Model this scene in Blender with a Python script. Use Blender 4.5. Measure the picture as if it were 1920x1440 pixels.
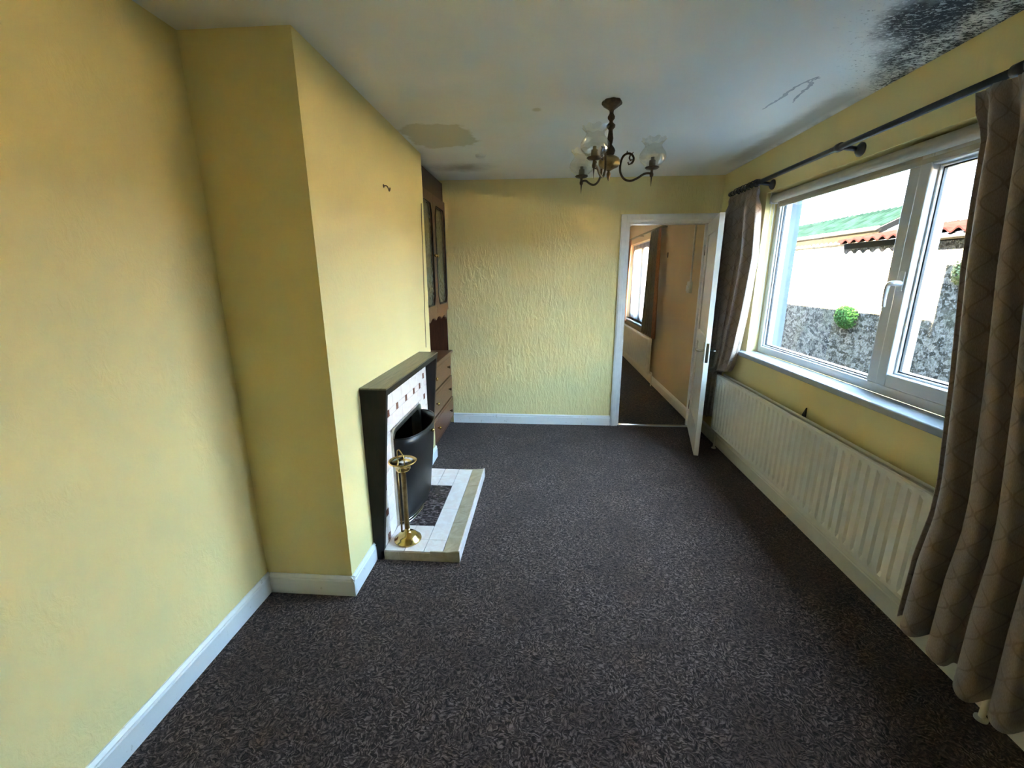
import bpy, bmesh, math, random
from mathutils import Vector, Matrix
random.seed(7)
PI = math.pi
S = bpy.context.scene
for o in list(bpy.data.objects): bpy.data.objects.remove(o)
C = S.collection

# ------------------------------------------------------------------ camera
CAM_Z = 1.5276
F_PX, PITCH, YAW, ROLL = 798.69, 0.2488, 0.0725, -0.0036
cd = bpy.data.cameras.new('camera'); cam = bpy.data.objects.new('camera', cd); C.objects.link(cam)
cd.sensor_fit = 'HORIZONTAL'; cd.sensor_width = 36.0; cd.lens = F_PX / 1920 * 36.0; cd.clip_start = 0.02
fw = Vector((-math.sin(YAW)*math.cos(PITCH), math.cos(YAW)*math.cos(PITCH), -math.sin(PITCH)))
rt = Vector((math.cos(YAW), math.sin(YAW), 0)); up = rt.cross(fw)
r2 = rt*math.cos(ROLL) + up*math.sin(ROLL); u2 = -rt*math.sin(ROLL) + up*math.cos(ROLL)
cam.matrix_world = Matrix(((r2.x,u2.x,-fw.x,0),(r2.y,u2.y,-fw.y,0),(r2.z,u2.z,-fw.z,CAM_Z),(0,0,0,1)))
S.camera = cam

# ------------------------------------------------------------------ sky, sun, exposure
SKY_COL = (0.47, 0.73, 1.0); SKY_STR = 1.02
w = bpy.data.worlds.new('sky'); S.world = w; w.use_nodes = True
bg = w.node_tree.nodes['Background']; bg.inputs[0].default_value = (*SKY_COL, 1); bg.inputs[1].default_value = SKY_STR
sd = bpy.data.lights.new('sun', 'SUN'); sun = bpy.data.objects.new('sun', sd); C.objects.link(sun)
sd.energy = 165.0; sd.color = (1.0, 0.80, 0.48); sd.angle = math.radians(0.6)
SUN_TAN = 1.5                                      # the sun stands behind the house, tan of its height
sun.rotation_euler = Vector((1, 0, -SUN_TAN)).to_track_quat('-Z', 'Y').to_euler()
S.view_settings.view_transform = 'Standard'; S.view_settings.look = 'None'
S.view_settings.exposure = 5.66; S.view_settings.gamma = 1.0; S.view_settings.use_curve_mapping = False

# ------------------------------------------------------------------ room numbers (metres)
H = 2.40; XL = -1.348; XB = -0.915; XR = 1.62; Y1 = 1.731; Y2 = 3.398; YD = 4.304; YN = -1.3
XO = 1.85                                          # outer face of the window wall
XR2 = 1.585; YF0 = 4.424; YF1 = 9.0                # next room
W_Y0, W_Y1, W_Z0, W_Z1 = 1.66, 3.48, 0.925, 2.105  # window opening
V_Y0, V_Y1, V_Z0, V_Z1 = 6.25, 8.35, 0.76, 2.06    # window of the next room
D_X0, D_X1, D_Z = 0.79, 1.54, 2.005                # doorway

# ------------------------------------------------------------------ material helpers
class NT:
    def __init__(s, name):
        s.m = bpy.data.materials.new(name); s.m.use_nodes = True; s.t = s.m.node_tree
        s.b = s.t.nodes['Principled BSDF']; s.out = s.t.nodes['Material Output']
    def n(s, typ, **kw):
        x = s.t.nodes.new(typ)
        for k, v in kw.items(): setattr(x, k, v)
        return x
    def put(s, sock, v):
        if isinstance(v, bpy.types.NodeSocket): s.t.links.new(v, sock)
        elif isinstance(v, (tuple, list)) and len(v) == 3 and sock.type == 'RGBA': sock.default_value = (*v, 1)
        else: sock.default_value = v
    def pos(s): return s.n('ShaderNodeNewGeometry').outputs['Position']
    def obj(s): return s.n('ShaderNodeTexCoord').outputs['Object']
    def uv(s): return s.n('ShaderNodeTexCoord').outputs['UV']
    def xyz(s, v):
        x = s.n('ShaderNodeSeparateXYZ'); s.put(x.inputs[0], v); return x.outputs
    def mapv(s, v, scale=(1,1,1), rot=(0,0,0), loc=(0,0,0)):
        x = s.n('ShaderNodeMapping'); s.put(x.inputs[0], v)
        x.inputs['Scale'].default_value = scale; x.inputs['Rotation'].default_value = rot; x.inputs['Location'].default_value = loc
        return x.outputs[0]
    def noise(s, v, scale, detail=4, rough=.55, dist=0):
        x = s.n('ShaderNodeTexNoise'); s.put(x.inputs['Vector'], v); x.inputs['Scale'].default_value = scale
        x.inputs['Detail'].default_value = detail; x.inputs['Roughness'].default_value = rough; x.inputs['Distortion'].default_value = dist
        return x.outputs[0]
    def vor(s, v, scale, feature='F1', out=0, rnd=1):
        x = s.n('ShaderNodeTexVoronoi', feature=feature); s.put(x.inputs['Vector'], v); x.inputs['Scale'].default_value = scale
        x.inputs['Randomness'].default_value = rnd
        return x.outputs[out]
    def mth(s, op, a, b=0.0, c=0.0):
        x = s.n('ShaderNodeMath', operation=op); s.put(x.inputs[0], a); s.put(x.inputs[1], b); s.put(x.inputs[2], c); return x.outputs[0]
    def ramp(s, v, a, b, lo=0.0, hi=1.0):           # smooth step from a..b to lo..hi
        x = s.n('ShaderNodeMapRange', interpolation_type='SMOOTHSTEP'); s.put(x.inputs[0], v)
        x.inputs[1].default_value = a; x.inputs[2].default_value = b; x.inputs[3].default_value = lo; x.inputs[4].default_value = hi
        return x.outputs[0]
    def mix(s, f, a, b):
        x = s.n('ShaderNodeMix', data_type='RGBA'); s.put(x.inputs[0], f); s.put(x.inputs[6], a); s.put(x.inputs[7], b); return x.outputs[2]
    def bump(s, h, strength=.3, dist=.01):
        x = s.n('ShaderNodeBump'); s.put(x.inputs['Height'], h); x.inputs['Strength'].default_value = strength; x.inputs['Distance'].default_value = dist
        s.t.links.new(x.outputs[0], s.b.inputs['Normal']); return x
    def set(s, col=None, rough=None, metal=None, spec=None, **kw):
        if col is not None: s.put(s.b.inputs['Base Color'], col)
        if rough is not None: s.put(s.b.inputs['Roughness'], rough)
        if metal is not None: s.b.inputs['Metallic'].default_value = metal
        if spec is not None: s.b.inputs['Specular IOR Level'].default_value = spec
        for k, v in kw.items(): s.put(s.b.inputs[k], v)
        return s
M = {}
def plain(name, col, rough=.5, metal=0, var=.12, nscale=14, bump=0, spec=.5):
    t = NT(name); p = t.obj(); n = t.noise(p, nscale)
    t.set(t.mix(t.ramp(n, .3, .7), tuple(c*(1-var) for c in col), tuple(min(1, c*(1+var)) for c in col)), rough, metal, spec)
    if bump: t.bump(t.noise(p, nscale*6), bump, .003)
    M[name] = t.m; return t

def wall_paint(name, col, stretch, scale, strength, dist, dirt=.06):
    t = NT(name); p = t.pos(); big = t.noise(p, 1.3, 3)
    c = t.mix(t.ramp(big, .3, .7), tuple(k*(1-dirt) for k in col), col)
    t.set(c, .75, spec=.25)
    a = t.noise(t.mapv(p, stretch), scale, 5, .6, .8); b = t.noise(p, scale*3.5, 3)
    t.bump(t.mth('MULTIPLY_ADD', b, .3, t.ramp(a, .35, .7)), strength, dist); M[name] = t.m
YEL = (0.85, 0.73, 0.365)
wall_paint('wall_yellow', YEL, (1, 1, .7), 34, .22, .004)
wall_paint('wall_yellow_relief', YEL, (1, 1, .30), 34, .5, .007)
wall_paint('wall_smooth', YEL, (1, 1, 1), 30, .12, .003)
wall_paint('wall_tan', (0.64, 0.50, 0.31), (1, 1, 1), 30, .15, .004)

# ceiling: white paint with black mould, damp rings
t = NT('ceiling_paint'); p = t.pos(); x, y, z = t.xyz(p)
nz = t.noise(p, 4.5, 5, .6); nz2 = t.noise(t.mapv(p, (1, 1, 1), loc=(3, 7, 1)), 9, 5, .65)
xb = t.mth('MULTIPLY_ADD', t.mth('MAXIMUM', t.mth('SUBTRACT', y, 1.85), 0.0), .60, 1.16)
d = t.mth('SUBTRACT', x, xb); d = t.mth('ADD', d, t.mth('MULTIPLY_ADD', nz, .34, -.17))
zone = t.ramp(d, -.02, .12); zone = t.mth('MULTIPLY', zone, t.ramp(y, 2.62, 2.48))
fl = t.noise(t.mapv(p, (1.0, 1.9, 1), rot=(0, 0, .5)), 58, 4, .62, .7)
dens = t.mth('MULTIPLY_ADD', t.ramp(x, 1.50, 1.40), .10, t.mth('MULTIPLY_ADD', nz2, .34, -.17))
flk = t.ramp(t.mth('ADD', fl, dens), .46, .57)
hz = t.ramp(t.mth('ADD', nz2, t.ramp(x, 1.58, 1.44, 0, .12)), .42, .72, 0, .85)
mould = t.mth('MULTIPLY', zone, t.mth('MAXIMUM', t.mth('MULTIPLY', flk, .93), t.mth('MULTIPLY', hz, .62)))
fringe = t.mth('MULTIPLY', t.ramp(d, -.20, .02), t.mth('MULTIPLY', t.ramp(y, 2.62, 2.48), t.ramp(fl, .60, .68)))
mould = t.mth('MAXIMUM', mould, t.mth('MULTIPLY', fringe, .7))
edge = t.mth('MULTIPLY', t.ramp(t.mth('ADD', x, t.mth('MULTIPLY_ADD', nz2, .10, -.05)), 1.40, 1.50), t.ramp(x, 1.61, 1.55))
edge = t.mth('MULTIPLY', edge, t.mth('MULTIPLY', t.ramp(y, 2.4, 2.6), t.ramp(y, 4.1, 3.6)))
wallstreak = t.mth('MULTIPLY', t.ramp(x, 1.56, 1.60), t.ramp(nz2, .45, .65))
def blot(cx, cy, r, sx=1.0, soft=.04, amp=.35):
    dx = t.mth('MULTIPLY', t.mth('SUBTRACT', x, cx), sx); dy = t.mth('SUBTRACT', y, cy)
    q = t.mth('SQRT', t.mth('ADD', t.mth('MULTIPLY', dx, dx), t.mth('MULTIPLY', dy, dy)))
    q = t.mth('ADD', q, t.mth('MULTIPLY_ADD', nz, amp, -amp/2)); return t.ramp(q, r, r-soft)
base = t.mix(t.ramp(t.noise(p, 1.1, 3), .3, .7), (.84, .84, .83), (.89, .89, .88))
st = t.mth('MAXIMUM', blot(-.68, 3.02, .26, 1.0, .035, .3), t.mth('MULTIPLY', blot(-.05, 2.61, .032, 1, .02, .05), .9))
base = t.mix(t.mth('MULTIPLY', blot(-.55, 2.75, .62, 1, .4, .3), .35), base, (.70, .62, .42))
base = t.mix(t.mth('MULTIPLY', st, .55), base, (.52, .46, .26))
base = t.mix(t.mth('MULTIPLY', blot(-.70, 3.84, .20, .6, .18, .25), .65), base, (.30, .26, .21))
base = t.mix(t.mth('MULTIPLY', edge, .55), base, (.34, .31, .26))
base = t.mix(t.mth('MULTIPLY', wallstreak, .3), base, (.3, .3, .3))
base = t.mix(mould, base, (.028, .03, .036))
t.set(base, .95, spec=.0); t.bump(t.noise(p, 60, 3), .10, .003); M['ceiling_paint'] = t.m

# carpet
def carpet(name, dark, mid, light, scale):
    t = NT(name); p = t.pos()
    wv = t.n('ShaderNodeTexNoise'); t.put(wv.inputs['Vector'], p); wv.inputs['Scale'].default_value = scale*.45; wv.inputs['Detail'].default_value = 2
    off = t.n('ShaderNodeVectorMath', operation='MULTIPLY_ADD'); t.put(off.inputs[0], wv.outputs[1]); off.inputs[1].default_value = (.05, .05, 0); t.put(off.inputs[2], p)
    v = off.outputs[0]
    a = t.noise(t.mapv(v, (1, 2.4, 1), rot=(0, 0, .6)), scale, 2, .5, .4); b = t.noise(t.mapv(v, (2.2, 1, 1), rot=(0, 0, -.5), loc=(5, 2, 0)), scale*1.15, 2, .5, .4)
    big = t.noise(p, 3.2, 3); med = t.noise(p, 11, 3)
    sel = t.ramp(med, .42, .58); st = t.mth('ADD', t.mth('MULTIPLY', a, sel), t.mth('MULTIPLY', b, t.mth('SUBTRACT', 1.0, sel)))
    col = t.mix(t.ramp(st, .36, .58), dark, mid)
    col = t.mix(t.mth('MULTIPLY', t.ramp(st, .50, .66), t.ramp(big, .32, .64, .25, 1.0)), col, light)
    fine = t.noise(p, 380, 2); col = t.mix(t.ramp(fine, .3, .7, .38, 0), col, dark)
    t.set(col, 1.0, spec=.03); t.b.inputs['Sheen Weight'].default_value = .08; t.b.inputs['Sheen Roughness'].default_value = .6
    t.bump(t.mth('ADD', t.mth('MULTIPLY', fine, .5), st), .5, .010); M[name] = t.m
carpet('carpet', (.018, .0095, .0080), (.084, .050, .041), (.245, .165, .140), 62)
carpet('carpet_next', (.03, .02, .017), (.08, .058, .05), (.20, .15, .08), 30)

plain('paint_white', (.80, .80, .80), .35, var=.04)
# scuffed skirting paint
t = NT('paint_skirting'); p = t.pos()
sc = t.ramp(t.noise(t.mapv(p, (1, 1, .6)), 34, 4, .7, 1.0), .62, .70)
t.set(t.mix(t.mth('MULTIPLY', sc, .55), (.80, .80, .80), (.42, .38, .33)), .4); M['paint_skirting'] = t.m
plain('paint_door', (.76, .74, .69), .38, var=.04)
plain('upvc', (.56, .56, .57), .3, var=.03)
plain('sill_gloss', (.36, .37, .40), .09, var=.03)
plain('radiator_enamel', (.76, .71, .60), .32, var=.03)
plain('rubber', (.03, .03, .032), .6)
plain('blind_cloth', (.46, .42, .34), .8, var=.05)
plain('outer_paint', (.050, .066, .098), .8, var=.08)
plain('pole_wood', (.028, .026, .034), .35, var=.2)
plain('brass', (.62, .44, .16), .22, 1, var=.15)
plain('brass_dull', (.34, .23, .10), .32, 1, var=.3, nscale=40)
plain('bronze_dark', (.10, .065, .04), .4, .8, var=.3, nscale=40)
plain('pewter', (.55, .52, .45), .34, 1, var=.15)
plain('chrome', (.62, .62, .62), .18, 1, var=.05)
plain('screen_black', (.020, .017, .016), .42, .3, var=.4, nscale=7)
plain('soot', (.012, .011, .010), .9)
plain('bowl_silver', (.75, .78, .80), .15, 1, var=.1)
plain('cable_brown', (.16, .11, .06), .6)
plain('switch_plastic', (.74, .70, .60), .4, var=.03)
plain('candle_tube', (.24, .20, .13), .6)
plain('gutter', (.0020, .0020, .0024), .8, spec=.05)
plain('timber_pale', (.30, .25, .14), .8)
plain('eaves_timber', (.0012, .0010, .0006), .8, spec=.05)
plain('pebble_dash', (.025, .026, .028), .95, var=.2)
plain('concrete', (.05, .05, .05), .9, var=.2)
plain('render_white', (.08, .078, .072), .9, var=.08)
plain('shade_block', (.025, .025, .028), .9)
def wood(name, a, b, scale=(3, 3, 30), rough=.38, gr=6):
    t = NT(name); p = t.obj(); n = t.noise(t.mapv(p, scale), gr, 5, .6, .6)
    t.set(t.mix(t.ramp(n, .3, .7), a, b), rough); M[name] = t.m
wood('wood_dark', (.009, .006, .005), (.020, .013, .010), (4, 4, 1), .5, 8)
M['wood_dark'].node_tree.nodes['Principled BSDF'].inputs['Specular IOR Level'].default_value = .25
wood('wood_shelf_lit', (.10, .075, .045), (.20, .155, .095), (22, 1.5, 6), .32, 4)  # lighter brown stands for light falling on the mantel top
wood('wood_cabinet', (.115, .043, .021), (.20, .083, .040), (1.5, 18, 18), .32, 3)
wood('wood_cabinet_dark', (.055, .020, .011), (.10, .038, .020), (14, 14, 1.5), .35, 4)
# marble-look tiles
t = NT('tile_pale'); p = t.obj(); v1 = t.noise(p, 16, 6, .65, 1.2)
t.set(t.mix(t.ramp(v1, .35, .68), (.88, .74, .69), (.95, .86, .82)), .22); M['tile_pale'] = t.m
t = NT('tile_brown'); p = t.obj(); v1 = t.noise(p, 40, 5, .65, 1.0)
t.set(t.mix(t.ramp(v1, .3, .7), (.14, .045, .028), (.30, .13, .09)), .25); M['tile_brown'] = t.m
t = NT('tile_tan'); p = t.pos(); v1 = t.noise(p, 12, 5, .65, 1.0)
t.set(t.mix(t.ramp(v1, .3, .7), (.46, .36, .23), (.60, .50, .36)), .35); M['tile_tan'] = t.m
t = NT('tile_marble_dark'); p = t.pos(); v1 = t.noise(t.mapv(p, (1, 1.6, 1)), 22, 6, .7, 1.5)
t.set(t.mix(t.ramp(v1, .46, .66), (.040, .026, .028), (.34, .26, .25)), .2); M['tile_marble_dark'] = t.m
plain('grout', (.55, .50, .48), .8)
# curtains
def curtain_mat(name, base, line, light):
    t = NT(name); u, v, _ = t.xyz(t.uv())
    wob = t.mth('MULTIPLY', t.mth('SINE', t.mth('MULTIPLY', v, 2*PI/.115)), .022)
    def net(off, sgn):
        q = t.mth('MULTIPLY_ADD', wob, sgn, t.mth('ADD', u, off)); q = t.mth('DIVIDE', q, .10); q = t.mth('FRACT', q)
        q = t.mth('ABSOLUTE', t.mth('SUBTRACT', q, .5)); return t.ramp(q, .055, .012)
    lines = t.mth('MAXIMUM', net(0, 1.0), net(.05, -1.0))
    weave = t.noise(t.mapv(t.uv(), (1, .22, 1)), 420, 3, .6); big = t.noise(t.uv(), 5, 2)
    col = t.mix(t.ramp(weave, .3, .7), base, light); col = t.mix(t.ramp(big, .3, .7, 0, .25), col, base)
    col = t.mix(t.mth('MULTIPLY', lines, .50), col, line)
    t.set(col, .62, spec=.3); t.b.inputs['Sheen Weight'].default_value = .3
    t.bump(t.mth('ADD', weave, t.mth('MULTIPLY', lines, -1.0)), .2, .002)
    tr = t.n('ShaderNodeBsdfTranslucent'); t.put(tr.inputs[0], col); mx = t.n('ShaderNodeMixShader'); mx.inputs[0].default_value = .12
    t.t.links.new(t.b.outputs[0], mx.inputs[1]); t.t.links.new(tr.outputs[0], mx.inputs[2]); t.t.links.new(mx.outputs[0], t.out.inputs[0])
    M[name] = t.m
curtain_mat('curtain_cloth', (.315, .228, .178), (.165, .108, .078), (.43, .325, .265))
curtain_mat('curtain_next', (.20, .165, .125), (.14, .11, .08), (.27, .22, .17))
curtain_mat('curtain_orange', (.42, .17, .08), (.30, .11, .05), (.52, .24, .12))
# glass: clear thin pane = transparent + Fresnel mirror
def glass(name, tint, boost=0.0, rough=0.0):
    t = NT(name); t.t.nodes.remove(t.b)
    tr = t.n('ShaderNodeBsdfTransparent'); t.put(tr.inputs[0], tint)
    gl = t.n('ShaderNodeBsdfGlossy'); gl.inputs['Roughness'].default_value = rough
    fr = t.n('ShaderNodeLayerWeight'); fr.inputs[0].default_value = .5
    f = t.mth('MULTIPLY_ADD', t.mth('POWER', fr.outputs['Facing'], 5.0), .9, .03+boost); mx = t.n('ShaderNodeMixShader'); t.put(mx.inputs[0], f)
    t.t.links.new(tr.outputs[0], mx.inputs[1]); t.t.links.new(gl.outputs[0], mx.inputs[2]); t.t.links.new(mx.outputs[0], t.out.inputs[0])
    M[name] = t.m
glass('pane_glass', (.97, .98, .98))
glass('shade_glass', (.93, .90, .83), .10, .06)
t = NT('cabinet_glass'); p = t.obj(); t.set(t.mix(t.ramp(t.noise(p, 30, 4), .3, .7), (.10, .095, .06), (.17, .16, .11)), .18); t.bump(t.noise(p, 60, 3), .3, .004); M['cabinet_glass'] = t.m
# outside
t = NT('rubble'); p = t.pos(); n2 = t.noise(p, 42, 4, .7); n = t.noise(p, 3, 5, .6)
wv = t.n('ShaderNodeTexNoise'); t.put(wv.inputs['Vector'], p); wv.inputs['Scale'].default_value = 9
off = t.n('ShaderNodeVectorMath', operation='MULTIPLY_ADD'); t.put(off.inputs[0], wv.outputs[1]); off.inputs[1].default_value = (.08, .08, .08); t.put(off.inputs[2], p)
v = t.mapv(off.outputs[0], (1, 1, 1.7)); vd = t.vor(v, 15); vc = t.vor(v, 15, out=1)
g = t.mix(t.ramp(t.xyz(vc)[0], .05, .95), (.030, .027, .023), (.215, .195, .17))
g = t.mix(t.ramp(n2, .52, .68, 0, .85), g, (.36, .33, .30)); g = t.mix(t.ramp(n, .5, .7, 0, .45), g, (.10, .10, .062))
g = t.mix(t.ramp(n2, .46, .36, 0, .8), g, (.020, .018, .016))
px_, py_, pz_ = t.xyz(p)
dx = t.mth('SUBTRACT', py_, 5.35); dz = t.mth('MULTIPLY', t.mth('SUBTRACT', pz_, .42), .6); q = t.mth('ADD', t.mth('MULTIPLY', dx, dx), t.mth('MULTIPLY', dz, dz))
g = t.mix(t.ramp(t.mth('ADD', q, t.mth('MULTIPLY_ADD', n, .05, -.025)), .030, .020), g, (.19, .20, .23))
t.set(g, .95, spec=.1); t.bump(t.mth('ADD', t.ramp(vd, .02, .09, 1, 0), n2), 1.0, .05); M['rubble'] = t.m
plain('roof_green', (.00024, .00062, .00072), .9, var=.35, nscale=5, spec=0)
plain('roof_red', (.00085, .00040, .00050), .9, var=.2, spec=0)
plain('leaf', (.035, .10, .022), .8, var=.35, spec=.1)
plain('leaf_yellow', (.06, .085, .012), .6, var=.3)

# ------------------------------------------------------------------ mesh helpers
class MB:
    def __init__(s): s.v = []; s.f = []; s.uv = None; s.sm = []
    def add(s, vs, fs, smooth=False):
        k = len(s.v); s.v += [tuple(q) for q in vs]; s.f += [tuple(i+k for i in f) for f in fs]; s.sm += [smooth]*len(fs); return s
    def box(s, a, b):
        x0, y0, z0 = (min(a[i], b[i]) for i in range(3)); x1, y1, z1 = (max(a[i], b[i]) for i in range(3))
        return s.add([(x0,y0,z0),(x1,y0,z0),(x1,y1,z0),(x0,y1,z0),(x0,y0,z1),(x1,y0,z1),(x1,y1,z1),(x0,y1,z1)],
                     [(0,3,2,1),(4,5,6,7),(0,1,5,4),(1,2,6,5),(2,3,7,6),(3,0,4,7)])
    def prism(s, poly, fn0, fn1):                  # poly of 2-D points, two maps to 3-D
        n = len(poly); vs = [fn0(*q) for q in poly] + [fn1(*q) for q in poly]
        return s.add(vs, [tuple(range(n))[::-1], tuple(range(n, 2*n))] + [(i, (i+1) % n, n+(i+1) % n, n+i) for i in range(n)])
    def lathe(s, prof, c=(0,0,0), n=24, ruffle=None, cap=True):
        vs = []; fs = []
        for k, (r, z) in enumerate(prof):
            for i in range(n):
                a = 2*PI*i/n; rr, zz = (r, z) if ruffle is None else ruffle(r, z, a)
                vs.append((c[0]+rr*math.cos(a), c[1]+rr*math.sin(a), c[2]+zz))
        for k in range(len(prof)-1):
            for i in range(n):
                j = (i+1) % n; fs.append((k*n+i, k*n+j, (k+1)*n+j, (k+1)*n+i))
        if cap: fs += [tuple(range(n))[::-1], tuple(range((len(prof)-1)*n, len(prof)*n))]
        return s.add(vs, fs, True)
    def tube(s, pts, r, n=8, closed=False):
        P = [Vector(q) for q in pts]; m = len(P); vs = []; fs = []; up_ = None
        for i, q in enumerate(P):
            a = P[(i-1) % m] if (i or closed) else q; b = P[(i+1) % m] if (i < m-1 or closed) else q
            d = (b-a).normalized()
            if up_ is None: up_ = d.orthogonal().normalized()
            up_ = (up_ - d*up_.dot(d)).normalized(); sd_ = d.cross(up_)
            rr = r(i/(m-1)) if callable(r) else r
            vs += [q + (up_*math.cos(2*PI*k/n) + sd_*math.sin(2*PI*k/n))*rr for k in range(n)]
        for i in range(m if closed else m-1):
            for k in range(n):
                j = (k+1) % n; o = ((i+1) % m)*n
                fs.append((i*n+k, i*n+j, o+j, o+k))
        if not closed: fs += [tuple(range(n))[::-1], tuple(range((m-1)*n, m*n))]
        return s.add(vs, fs, True)
    def ball(s, c, r, n=14, sz=1.0):
        return s.lathe([(max(1e-4, r*math.sin(PI*k/8)), -r*sz*math.cos(PI*k/8)) for k in range(9)], c, n)
    def build(s, name, mat, parent=None, bevel=0, solid=0, shift=None):
        me = bpy.data.meshes.new(name); vs = s.v if shift is None else [(a-shift[0], b-shift[1], c-shift[2]) for a, b, c in s.v]
        me.from_pydata(vs, [], s.f); me.materials.append(M[mat]); me.polygons.foreach_set('use_smooth', s.sm)
        if s.uv:
            L = me.uv_layers.new(name='uv')
            for lp in me.loops: L.data[lp.index].uv = s.uv[lp.vertex_index]
        bm = bmesh.new(); bm.from_mesh(me); bmesh.ops.recalc_face_normals(bm, faces=bm.faces); bm.to_mesh(me); bm.free(); me.update()
        o = bpy.data.objects.new(name, me); C.objects.link(o)
        if parent is not None: o.parent = parent
        if bevel:
            b = o.modifiers.new('bevel', 'BEVEL'); b.width = bevel; b.segments = 2; b.limit_method = 'ANGLE'
        if solid:
            b = o.modifiers.new('thick', 'SOLIDIFY'); b.thickness = solid; b.offset = 0
        return o
def tag(o, label=None, cat=None, group=None, kind=None):
    for k, v in (('label', label), ('category', cat), ('group', group), ('kind', kind)):
        if v: o[k] = v
    return o
def empty(name, loc=(0,0,0), rz=0, label=None, cat=None, group=None, kind=None):
    o = bpy.data.objects.new(name, None); C.objects.link(o); o.location = loc; o.rotation_euler = (0, 0, rz); o.empty_display_size = .05
    return tag(o, label, cat, group, kind)
def struct(mb, name, mat, label, cat, **kw): return tag(mb.build(name, mat, **kw), label, cat, kind='structure')
def catmull(pts, n=6):
    P = [Vector(q) for q in pts]; out = []
    for i in range(len(P)-1):
        a, b, c, d = P[max(i-1, 0)], P[i], P[i+1], P[min(i+2, len(P)-1)]
        for k in range(n):
            q = k/n; out.append(.5*((2*b)+(c-a)*q+(2*a-5*b+4*c-d)*q*q+(3*b-a-3*c+d)*q**3))
    return out + [P[-1]]

# ------------------------------------------------------------------ the shell
struct(MB().box((XL-.2, YN-.1, -.12), (XR+.1, YD+.06, 0)), 'floor', 'carpet', 'dark brown and grey flecked swirl carpet', 'floor')
struct(MB().box((-1.9, YD+.06, -.12), (XR2+.1, YF1+.1, 0)), 'floor_next_room', 'carpet_next', 'dark patterned carpet seen through the doorway', 'floor')
ceil_o = struct(MB().box((XL-.2, YN-.1, H), (XR+.1, YD+.06, H+.1)), 'ceiling', 'ceiling_paint', 'white ceiling with black mould and damp stains', 'ceiling')
plain('ceiling_plain', (.8, .79, .76), .85, var=.03)
struct(MB().box((-1.9, YD+.06, H), (XR2+.1, YF1+.1, H+.1)), 'ceiling_next_room', 'ceiling_plain', 'white ceiling of the next room', 'ceiling')
struct(MB().box((XL-.2, YN-.1, 0), (XL, YD, H)), 'wall_left', 'wall_yellow', 'textured yellow wall along the left', 'wall')
struct(MB().box((XL, YN-.1, 0), (XR, YN, H)), 'wall_back', 'wall_smooth', 'yellow wall behind the viewer', 'wall')
m = MB()                                           # far wall with doorway
m.box((-2.0, YD, 0), (D_X0, YF0, H)); m.box((D_X0, YD, D_Z), (XR, YF0, H)); m.box((D_X1, YD, 0), (XR, YF0, D_Z))
struct(m, 'wall_far', 'wall_yellow_relief', 'embossed yellow end wall with the doorway', 'wall')
def holed(x0, x1, y0, y1, z0, z1, hy0, hy1, hz0, hz1):
    q = MB(); q.box((x0, y0, z0), (x1, hy0, z1)); q.box((x0, hy1, z0), (x1, y1, z1)); q.box((x0, hy0, z0), (x1, hy1, hz0)); q.box((x0, hy0, hz1), (x1, hy1, z1)); return q
struct(holed(XR, XO-.035, YN-.1, YF0-.06, 0, H, W_Y0, W_Y1, W_Z0, W_Z1), 'wall_right', 'wall_smooth', 'yellow window wall on the right', 'wall')
struct(holed(XR2, XO-.035, YF0-.06, YF1+.1, 0, H, V_Y0, V_Y1, V_Z0, V_Z1), 'wall_next_room_right', 'wall_tan', 'tan window wall of the next room', 'wall')
m = holed(XO-.035, XO, YN-.1, YF0-.06, -.15, 2.62, W_Y0+.04, W_Y1-.04, W_Z0-.03, W_Z1-.03)
q = holed(XO-.035, XO, YF0-.06, YF1+.1, -.15, 2.62, V_Y0+.04, V_Y1-.04, V_Z0-.03, V_Z1-.03); m.add(q.v, q.f)
struct(m, 'wall_outside', 'pebble_dash', 'grey pebble dashed outside face of the house', 'wall')
struct(MB().box((-1.9, YF1, 0), (XR2, YF1+.1, H)), 'wall_next_room_far', 'wall_tan', 'tan end wall of the next room', 'wall')
struct(MB().box((-2.0, YF0, 0), (-1.9, YF1, H)), 'wall_next_room_left', 'wall_tan', 'tan left wall of the next room', 'wall')
# chimney breast with fire recess
OY0, OY1, OZ = 2.255, 2.805, 0.655
m = MB(); m.box((XL, Y1, 0), (XB, OY0, H)); m.box((XL, OY1, 0), (XB, Y2, H)); m.box((XL, OY0, OZ), (XB, OY1, H)); m.box((XL, OY0, 0), (-1.25, OY1, OZ))
struct(m, 'wall_chimney', 'wall_yellow', 'yellow chimney breast jutting into the room', 'wall')
# unseen block, shaped to cast shade: higher over this room, lower over the next
m = MB(); m.box((-3.5, -9.0, H+.1), (1.90, 4.83, 4.95)); m.box((-3.5, 4.83, H+.1), (2.05, 17.0, 4.155)); m.box((-3.5, YF1+.11, -.15), (XO, 17.0, H+.1)); m.box((-3.5, -9.0, -.15), (XO, YN-.11, H+.1))
struct(m, 'roof', 'shade_block', 'unseen roof block added over the house to shade the stone wall and passage', 'roof')
struct(MB().box((-6, -8, -.4), (30, 30, -.15)), 'ground', 'concrete', 'grey concrete ground of the passage', 'ground')

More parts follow.
